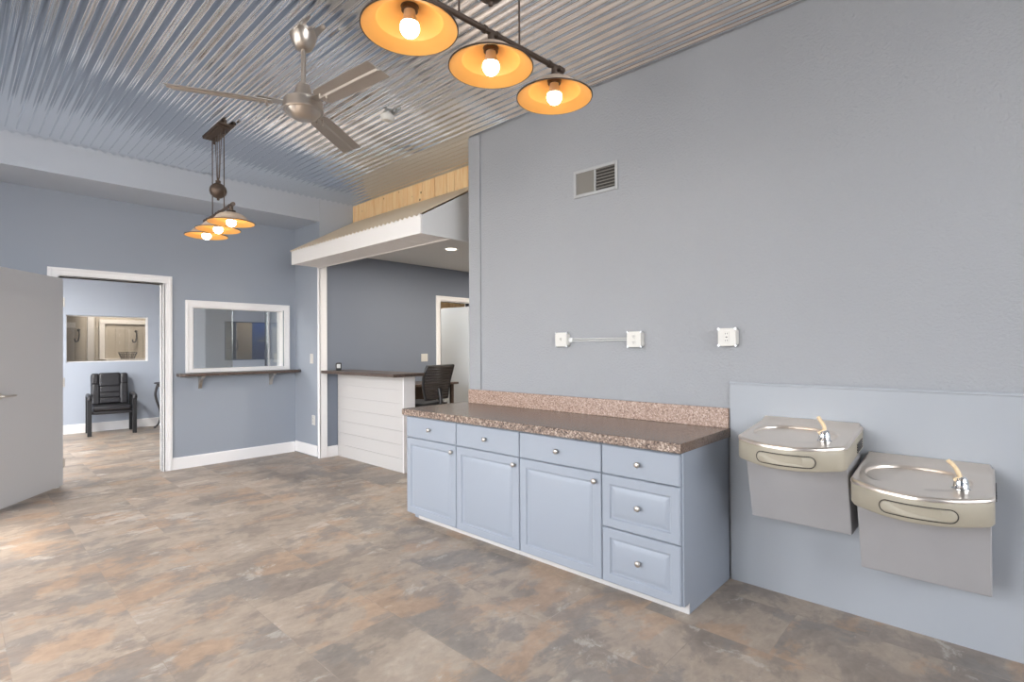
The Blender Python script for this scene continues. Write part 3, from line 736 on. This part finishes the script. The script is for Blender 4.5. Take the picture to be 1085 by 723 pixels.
# ------------------------------------------------------------------ drinking fountains
def fountain(yc, dz, label, gdir):
    """local: x from the wall (-) into the room, y centre 0, z from 0 = top rim back"""
    t = thing('drinking_fountain', label, 'drinking fountain', (-.018, yc, .965 - dz), 0, 'wall drinking fountains')
    hw = .2385
    def plan(k, s=0.0, n=22):
        """outline of the basin, inset by k, bow front; runs from back +y round the front to back -y"""
        pts = [(-s + (-.395 + k * .3 + s) * i / 10, hw - k) for i in range(11)] + [(-.425 + k * .7, hw - k - .012), (-.442 + k * .9, hw - k - .035)]
        for i in range(1, n):
            u = 1 - 2 * i / n; pts.append((-.442 - .078 * (1 - u * u) + k, u * (hw - k - .035)))
        pts += [(-.442 + k * .9, -(hw - k - .035)), (-.425 + k * .7, -(hw - k - .012)), ] + [(-s + (-.395 + k * .3 + s) * (10 - i) / 10, -(hw - k)) for i in range(11)] + [(-s, (hw - k) * (-1 + 2 * i / 24)) for i in range(1, 24)]
        return pts
    slope = lambda x: .105 * x      # the rim falls towards the front
    # stainless top : outer skirt, rim, dished bowl
    N = 96
    b = BM(); rings = []
    for k, h in ((0.0, -.016), (0.0, -.008), (.002, -.003), (.009, 0)):
        rings.append([(x, y, slope(x) + h) for x, y in plan(k)])
    loft(b, rings, True, True, False)
    # deck + bowl as a polar grid inside the rim outline
    out = plan(.009)
    bx0, by0, sa, sb = -.245, .016, .150, .188       # dished bowl: a long rounded oval
    def raise_back(x):
        s = max(0, min(1, (x + .075) / .05)); return .020 * s * s * (3 - 2 * s)
    top = [[(x, y, slope(x)) for x, y in out]]
    def oval(x, y, sc):
        a = math.atan2((y - by0) / sb, (x - bx0) / sa); e = 2 / 2.25
        c, q = math.cos(a), math.sin(a)
        return bx0 + sc * sa * math.copysign(abs(c) ** e, c), by0 + sc * sb * math.copysign(abs(q) ** e, q)
    for f in (.06, .2, .4, .6, .8, 1.0):
        row = []
        for x, y in out:
            ox, oy = oval(x, y, 1.0); X = x + (ox - x) * f; Y = y + (oy - y) * f
            row.append((X, Y, slope(X) - .005 * min(1, f / .2) + (raise_back(X) if f > .01 else 0) * (1 - f)))
        top.append(row)
    for sc, dp in ((.985, .004), (.965, .013), (.93, .030), (.88, .047), (.80, .062), (.66, .073), (.45, .080), (.2, .083), (.05, .083)):
        row = []
        for x, y in out:
            X, Y = oval(x, y, sc); row.append((X, Y, slope(X) - .005 - dp * (1 - .35 * max(0, (by0 - Y) / sb))))
        top.append(row)
    loft(b, top, True, False, True)
    obj('basin', b, 'steel', t, smooth=62)
    b = BM(); lathe(b, [(0, .001), (.022, .001), (.026, -.001), (.026, -.004), (0, -.004)], -.275, .085, slope(-.275) - .0825, 20); o = obj('drain', b, 'vent_dark', t, smooth=True)
    # painted apron below the rim
    b = BM(); rings = []
    for k, h in ((.003, -.015), (.002, -.020), (.002, -.104), (.008, -.114), (.03, -.116)):
        rings.append([(x, y, slope(x) * (1 if h > -.05 else .95) + h) for x, y in plan(k)])
    loft(b, rings, True, False, True); obj('apron', b, 'apron', t, smooth=50)
    # long push bar on the bowed front
    def bowx(y): return -.442 - .078 * (1 - (y / (hw - .035)) ** 2)
    b = BM(); L_, r_ = .124, .024; rings = []
    outline = []
    for i in range(12):
        a = -PI / 2 + PI * i / 11; outline.append((L_ - r_ + r_ * math.cos(a), r_ * math.sin(a)))
    for i in range(12):
        u = (i + 1) / 13; outline.append(((L_ - r_) * (1 - 2 * u), r_))
    for i in range(12):
        a = PI / 2 + PI * i / 11; outline.append((-L_ + r_ + r_ * math.cos(a), r_ * math.sin(a)))
    for i in range(12):
        u = (i + 1) / 13; outline.append((-(L_ - r_) * (1 - 2 * u), -r_))
    for sc, dx in ((1, .006), (1, -.003), (.985, -.0055), (.95, -.0065)):
        rings.append([(bowx(p) + dx, p - .006, slope(-.5) - .066 + q * (sc if sc == 1 else sc - .06)) for p, q in ((p * sc, q) for p, q in outline)])
    loft(b, rings); o = obj('push_bar', b, 'apron', t, smooth=50); o['label'] = 'raised rounded push bar'
    b = BM()
    rim_ = [(bowx(p * 1.015) - .002, p * 1.015 - .006, slope(-.5) - .066 + q * 1.08) for p, q in outline]
    tube(b, rim_ + [rim_[0]], .0022, 6); obj('push_bar_gap', b, 'vent_dark', t)
    # tapering grey housing
    b = BM()
    def ring(z, xf, h): return [(0, h, z), (xf, h, z), (xf, -h, z), (0, -h, z)]
    loft(b, [ring(-.49, -.235, .226), ring(-.14, -.335, .226)])
    obj('housing', b, 'grey_enamel', t, bevel=.006)
    b = BM()
    for k in range(4):
        tube(b, [(-.05, -.2405, -.055 - k * .012), (-.17, -.2405, -.070 - k * .012)], .003, 6)
    obj('side_vent', b, 'dark_metal', t)
    # bubbler
    bx, by = -.335, -.135; bz = slope(bx) - .006
    b = BM(); lathe(b, [(0, 0), (.031, 0), (.031, .004), (.026, .008), (.025, .03), (.021, .045), (.014, .052), (0, .054)], bx, by, bz, 24); bub = obj('bubbler', b, 'chrome', t, smooth=50)
    bub['label'] = 'polished chrome bubbler'
    b = BM(); g = gdir
    path = curve_pts([(bx - .012, by + .022, bz + .036), (bx - .008, by + .004, bz + .048), (bx + .002, by - .004 + .012 * g, bz + .066), (bx + .008, by + .012 + .01 * g, bz + .092), (bx + .012, by + .022 + .02 * g, bz + .112)])
    tube(b, path, .0085, 10, [1.0] * len(path)); obj('mouth_guard', b, 'guard', bub, smooth=True)['label'] = 'cream rubber mouth guard'
fountain(.7135, .0, 'higher drinking fountain, nearer the cabinets, grey and stainless', .3)
fountain(.2275, .138, 'lower drinking fountain at the right edge of the blue panel', 1.0)

# ------------------------------------------------------------------ ceiling fan
FX, FY = -1.717, 3.0
cf = thing('ceiling_fan', 'brushed metal ceiling fan with three long blades', 'ceiling fan', (FX, FY, 0))
b = BM(); lathe(b, [(0, 3.262), (.078, 3.262), (.076, 3.235), (.066, 3.20), (.048, 3.165), (.03, 3.155), (0, 3.155)], seg=32); obj('canopy', b, 'fan_metal', cf, smooth=True)
b = BM(); lathe(b, [(0, 2.88), (.014, 2.88), (.014, 3.16), (0, 3.16)], seg=16); obj('downrod', b, 'fan_metal', cf, smooth=True)
b = BM(); lathe(b, [(0, 2.945), (.036, 2.945), (.042, 2.93), (.052, 2.872), (.05, 2.862), (.02, 2.86), (0, 2.86)], seg=32); obj('rod_cover', b, 'fan_metal', cf, smooth=True)
b = BM(); lathe(b, [(0, 2.868), (.06, 2.868), (.095, 2.858), (.112, 2.845), (.112, 2.806), (.114, 2.802), (.114, 2.790), (.108, 2.784), (.098, 2.786), (.092, 2.778), (.075, 2.756), (.05, 2.742), (.02, 2.737), (0, 2.737)], seg=48); obj('motor_housing', b, 'fan_metal', cf, smooth=30)
for a in (153.5, 276.0, 36.0):
    R = Matrix.Rotation(math.radians(a), 4, 'Z'); bl = BM()
    tilt = math.radians(-13)
    secs = [(.17, .048), (.2, .06), (.35, .066), (.55, .068), (.685, .069)]
    rings = []
    for r, w in secs:
        rings.append([(r + (0.012 if (s > 0 and r > .6) else 0), s * w * math.cos(tilt) * 1.0, 2.818 + s * w * math.sin(tilt) + dz) for s, dz in ((-1, 0), (-.18, .001), (-.06, -.006), (.06, -.006), (.18, .001), (1, 0), (1, .004), (-1, .004))])
    loft(bl, rings); bl.transform(R)
    blade = obj('blade', bl, 'blade', cf, smooth=25)
    bl = BM()
    prism(bl, [(.06, -.02), (.15, -.03), (.25, -.034), (.25, .034), (.15, .03), (.06, .02)], 'z', 2.826, 2.832)
    for k, s in ((.2, -1), (.2, 1), (.235, 0)): lathe(bl, [(0, 2.80), (.006, 2.80), (.006, 2.834), (0, 2.834)], k, s * .02, 0, 8)
    bl.transform(R); obj('blade_arm', bl, 'fan_metal', blade)

# ------------------------------------------------------------------ pendant lights
def pendant(loc, rz, zr, spacing, R, label, plate=True, ball_z=None):
    """bar along local x; zr = height of the shade rims"""
    t = thing('pendant_light', label, 'pendant light', loc, rz, 'three-shade pulley pendant lights')
    zb = zr + .150 * R / .18; k = R / .18
    b = BM(); tube(b, [(-spacing * 1.13, 0, zb), (spacing * 1.13, 0, zb)], .0125, 14)
    for s in (-1, 0, 1):
        for q in (-.035, .035):
            x = s * spacing + q; tube(b, [(x - .006, 0, zb), (x + .006, 0, zb)], .0165, 14)
    for s in (-1, 1): tube(b, [(s * spacing * 1.13 - .01, 0, zb), (s * spacing * 1.13 + .01, 0, zb)], .016, 14)
    obj('bar', b, 'bronze', t, smooth=True)
    for s in (-1, 0, 1):
        x = s * spacing
        b = BM()
        prof = [(.030, .088), (.034, .085), (.062, .080), (.090, .069), (.112, .052), (.124, .036), (.127, .030), (.150, .017), (.180, .0)]
        lathe(b, [(r * k, h * k) for r, h in prof], x, 0, zr, 48, cap=False)
        sh = obj('shade', b, 'shade_out', t, smooth=180); sh['label'] = 'cream enamelled flared shade'
        b = BM(); lathe(b, [((r - .002) * k, (h - .003) * k) for r, h in prof], x, 0, zr, 48, cap=False); obj('lining', b, 'shade_in', sh, smooth=28)['label'] = 'amber inner lining'
        b = BM(); lathe(b, [(.1795 * k, -.002), (.1825 * k, -.002), (.1825 * k, .003), (.1795 * k, .003), (.1795 * k, -.002)], x, 0, zr, 48, cap=False); obj('rim', b, 'bronze', sh, smooth=30)
        b = BM(); lathe(b, [(0, zb - .008), (.014, zb - .008), (.014, zr + .108 * k), (.032, zr + .104 * k), (.034, zr + .098 * k), (.022, zr + .094 * k), (.038, zr + .090 * k), (.038, zr + .084 * k), (.031, zr + .080 * k), (.031, zr + .066 * k), (0, zr + .066 * k)], x, 0, 0, 24); obj('socket', b, 'bronze', sh, smooth=30)
        b = BM(); lathe(b, [(0, .068), (.021, .068), (.0225, .055), (.026, .034), (.034, .016), (0, .012)], x, 0, zr, 24); obj('bulb_collar', b, 'socket', sh, smooth=40)
        b = BM(); prof = [(0, .0155), (.0335, .0155)] + [(.0365 * math.sin(a), .002 + .0365 * math.cos(a)) for a in [PI * (i + 6) / 18 for i in range(12)]] + [(0, -.0345)]
        lathe(b, prof, x, 0, zr, 24); obj('bulb', b, 'bulb', sh, smooth=180)['label'] = 'glowing white bulb'
    # rods from the bar up to the ceiling plate, cords, pulleys and the counterweight
    ctop = CH + .004
    for s in (-1, 1):
        b = BM(); tube(b, [(s * .17 * k, 0, zb), (s * .17 * k, 0, ctop - .025)], .0042, 8)
        obj('suspension_rod', b, 'bronze', t, smooth=True)
    b = BM(); box(b, -.235 * k, .235 * k, -.062, .062, ctop - .022, ctop); box(b, -.2 * k, .2 * k, -.045, .045, ctop - .034, ctop - .022); obj('ceiling_plate', b, 'bronze', t, bevel=.004)
    b = BM()
    for x in (-.11, -.055, .03, .085): tube(b, [(x * k, 0, ctop - .03), (x * .35 * k, 0, ball_z + .095)], .0028, 6)
    obj('pulley_cord', b, 'bronze', t, smooth=True)
    for x in (-.165 * k, .11 * k):
        b = BM(); lathe(b, [(0, -.006), (.018, -.006), (.014, 0), (.018, .006), (0, .006)], x, 0, ctop - .075, 18, 'y'); box(b, x - .004, x + .004, -.009, .009, ctop - .08, ctop - .03); obj('pulley', b, 'bronze', t, smooth=30)
    b = BM(); lathe(b, [(0, -.082), (.008, -.08), (.011, -.072), (.010, -.064)] + [(.066 * math.sin(PI * (1 - u)), .064 * -math.cos(PI * (1 - u)) * -1) for u in (.06, .15, .25, .35, .45, .55, .65, .75, .85, .94)][::1] if False else
                   [(0, -.084), (.009, -.082), (.012, -.074), (.010, -.066)] + [(.067 * math.sin(PI * u), -.066 * math.cos(PI * u)) for u in (.07, .15, .25, .35, .45, .5, .55, .65, .75, .85, .93)] + [(.02, .066), (.02, .085), (.009, .09), (.009, .11), (0, .112)], 0, 0, ball_z, 32)
    obj('counterweight', b, 'bronze', t, smooth=35)['label'] = 'round ball counterweight'
    return t
pendant((-1.575, 1.565, 0), math.radians(-4.4), 2.578, .402, .18, 'three-shade pendant light close overhead, cut off by the top edge', ball_z=2.925)
pendant((-1.58, 4.87, 0), math.radians(87.6), 2.40, .345, .172, 'far three-shade pulley pendant light in front of the soffit', ball_z=2.735)

# smoke detector hanging off the ceiling
t = thing('smoke_detector', 'small white detector on the corrugated ceiling right of the fan', 'smoke detector', (-.79, 3.5, CH - .01))
b = BM(); lathe(b, [(0, 0), (.03, 0), (.03, -.012), (0, -.012)], seg=24); obj('mounting_base', b, 'plastic', t, smooth=40)
b = BM(); lathe(b, [(0, -.010), (.05, -.014), (.056, -.02), (.054, -.042), (.044, -.058), (.02, -.062), (0, -.062)], seg=28); b.transform(Matrix.Rotation(math.radians(8), 4, 'X')); obj('housing', b, 'plastic', t, smooth=40)

# ------------------------------------------------------------------ far room furniture
ac = thing('armchair', 'black leather armchair with square legs below the far window', 'armchair', (-1.325, 10.70, 0), math.radians(-5.5))
b = BM()
def cushion(bm, x0, x1, y0, y1, z0, z1):
    box(bm, x0, x1, y0, y1, z0, z1)
cushion(b, -.25, .25, -.27, .22, .385, .47); obj('seat_cushion', b, 'leather', ac, bevel=.035, seg=4, smooth=True)
b = BM(); box(b, -.25, .25, -.25, .22, .335, .385); obj('seat_base', b, 'leather', ac, bevel=.015, seg=3, smooth=True)
T = Matrix.Translation((0, .17, .45)) @ Matrix.Rotation(math.radians(-14), 4, 'X')
def backpart(nm, x0, x1, z0, z1, y0=-.045, y1=.05, bev=.03):
    b = BM(); box(b, x0, x1, y0, y1, z0, z1); b.transform(T); return obj(nm, b, 'leather', ac, bevel=bev, seg=4, smooth=True)
backpart('back_shell', -.25, .25, 0, .53, .02, .07)
for z0, z1 in ((.02, .115), (.112, .205), (.2, .31)): backpart('lumbar_cushion', -.14, .14, z0, z1, -.06, .05, .02)
for s in (-1, 1):
    backpart('side_bolster', s * .13, s * .245, .0, .36, -.07, .05, .03)
    backpart('head_bolster', s * .14, s * .245, .34, .53, -.075, .05, .03)
backpart('headrest', -.15, .15, .3, .54, -.07, .05, .035)
for s in (-1, 1):
    b = BM(); box(b, s * .262, s * .318, -.30, -.255, 0, .60); obj('leg', b, 'black', ac, bevel=.005)
    b = BM(); box(b, s * .262, s * .318, .19, .235, 0, .60); obj('leg', b, 'black', ac, bevel=.005)
    b = BM(); tube(b, curve_pts([(s * .29, -.315, .575), (s * .29, -.30, .615), (s * .29, -.2, .63), (s * .29, 0, .63), (s * .29, .16, .625), (s * .29, .24, .58)]), .03, 10); obj('armrest', b, 'leather', ac, smooth=True)
    b = BM(); box(b, s * .25, s * .29, -.25, .21, .34, .38); obj('side_rail', b, 'black', ac)

st = thing('side_table', 'dark pedestal side table with curved legs beside the door casing', 'side table', (-.50, 10.78, 0))
b = BM(); lathe(b, [(0, .765), (.19, .765), (.205, .772), (.205, .782), (.195, .79), (0, .79)], seg=36); obj('table_top', b, 'dark_metal', st, smooth=40)
b = BM(); lathe(b, [(.15, .715), (.165, .715), (.165, .765), (.15, .765), (.15, .715)], seg=28, cap=False); obj('apron_ring', b, 'dark_metal', st, smooth=40)
for k in range(4):
    a = math.radians(185 + 90 * k); c, s = math.cos(a), math.sin(a)
    b = BM(); prof = [(.15, .755), (.175, .68), (.19, .58), (.165, .45), (.125, .32), (.115, .2), (.14, .08), (.175, .03), (.20, .018)]
    path = curve_pts([(r * c, r * s, z) for r, z in prof], 6)
    tube(b, path, .019, 8, [1.15 - .55 * abs(i / (len(path) - 1) - .0) for i in range(len(path))]); lathe(b, [(0, 0), (.018, 0), (.02, .012), (.014, .026), (0, .028)], .2 * c, .2 * s, 0, 12); obj('leg', b, 'dark_metal', st, smooth=True)
b = BM(); lathe(b, [(0, .2), (.10, .2), (.11, .206), (.11, .214), (0, .22)], seg=24); obj('lower_shelf', b, 'dark_metal', st, smooth=40)

# ------------------------------------------------------------------ light
w = bpy.data.worlds.new('World'); scene.world = w; w.use_nodes = True
nt = w.node_tree; bg = nt.nodes['Background']
sky = nt.nodes.new('ShaderNodeTexSky'); sky.sky_type = 'NISHITA'; sky.sun_disc = False; sky.sun_elevation = math.radians(46); sky.sun_rotation = math.radians(250); sky.air_density = 1.0; sky.dust_density = 3.0
mixc = nt.nodes.new('ShaderNodeMix'); mixc.data_type = 'RGBA'; mixc.inputs['Factor'].default_value = .8
mixc.inputs['B'].default_value = (.94, .96, 1.0, 1)
sc_ = nt.nodes.new('ShaderNodeMix'); sc_.data_type = 'RGBA'; sc_.blend_type = 'MULTIPLY'; sc_.inputs['Factor'].default_value = 1; sc_.inputs['B'].default_value = (.12, .12, .12, 1)
nt.links.new(sky.outputs['Color'], sc_.inputs['A']); nt.links.new(sc_.outputs['Result'], mixc.inputs['A'])
nt.links.new(mixc.outputs['Result'], bg.inputs['Color']); bg.inputs['Strength'].default_value = 11.5

def portal(loc, rot, sx, sy):
    l = bpy.data.lights.new('window_portal', 'AREA'); l.shape = 'RECTANGLE'; l.size = sx; l.size_y = sy; l.cycles.is_portal = True
    o = bpy.data.objects.new('window_portal', l); COL.objects.link(o); o.location = loc; o.rotation_euler = rot
for y0, y1, z0, z1, xw in [(*q, XL - .18) for q in LW] + [(*LD, XD - .13), (*LF, XL - .18)]:
    portal((xw, (y0 + y1) / 2, (z0 + z1) / 2), (PI / 2, 0, -PI / 2), y1 - y0, z1 - z0)

for x0, x1 in LR: portal(((x0 + x1) / 2, YR - .18, 2.32), (PI / 2, 0, 0), x1 - x0, 1.64)
sun = bpy.data.lights.new('sun', 'SUN'); sun.energy = 3.2; sun.angle = math.radians(5); sun.color = (1, .93, .84)
so = bpy.data.objects.new('sun', sun); COL.objects.link(so)
d = Vector((1, .12, -1.4)).normalized(); so.rotation_euler = d.to_track_quat('-Z', 'Y').to_euler(); so.location = (-12, 0, 8)

def area(name, loc, size, power, col):
    l = bpy.data.lights.new(name, 'AREA'); l.shape = 'DISK'; l.size = size; l.energy = power; l.color = col
    o = bpy.data.objects.new(name, l); COL.objects.link(o); o.location = loc
area('office_lamp', (1.05, 4.88, 2.58), .12, 24, (1, .9, .76))
area('office_lamp', (3.0, 4.6, 2.58), .12, 50, (1, .92, .8))  # unseen second lamp without a fixture, brightening the reception
l = bpy.data.lights.new('storage_fill', 'POINT'); l.energy = 36; l.color = (1, .95, .88); l.shadow_soft_size = .05  # no bulb here: unseen fill added to brighten the office door leaf
o = bpy.data.objects.new('storage_fill', l); COL.objects.link(o); o.location = (1.6, 7.3, 2.4)
area('far_room_fill', (-2.7, 9.0, 2.73), .6, 88, (1, .98, .95))  # unseen fill added to brighten the far room walls
area('alcove_fill', (-1.0, 11.8, 2.58), .3, 22, (1, .97, .92))  # unseen fill light for the beige room, no fixture built
area('den_fill', (1.6, 11.35, 2.58), .2, 14, (1, .98, .96))  # fill light hidden above the far opening, no fixture there

# ------------------------------------------------------------------ camera
cam = bpy.data.cameras.new('camera'); co = bpy.data.objects.new('camera', cam); COL.objects.link(co)
yaw, pitch_, roll = (math.radians(v) for v in (47.3639, .3614, -.3281))
F = Vector((math.sin(yaw) * math.cos(pitch_), math.cos(yaw) * math.cos(pitch_), math.sin(pitch_)))
Rr = Vector((math.cos(yaw), -math.sin(yaw), 0)); U = Rr.cross(F)
R2 = Rr * math.cos(roll) + U * math.sin(roll); U2 = -Rr * math.sin(roll) + U * math.cos(roll)
mw = Matrix((R2, U2, -F)).transposed().to_4x4(); mw.translation = (-3.1517, 0, 1.3765)
co.matrix_world = mw
cam.sensor_fit = 'HORIZONTAL'; cam.sensor_width = 36; cam.lens = 550.2617 / 1085 * 36
cam.shift_y = 2.9942 / 1085
cam.clip_start = .05
scene.camera = co

vs = scene.view_settings
vs.view_transform = 'Standard'; vs.look = 'None'; vs.gamma = 1; vs.use_curve_mapping = False; vs.exposure = .17
cy = scene.cycles
cy.max_bounces = 12; cy.diffuse_bounces = 8; cy.glossy_bounces = 6; cy.transparent_max_bounces = 12
cy.sample_clamp_indirect = 6; cy.use_denoising = True
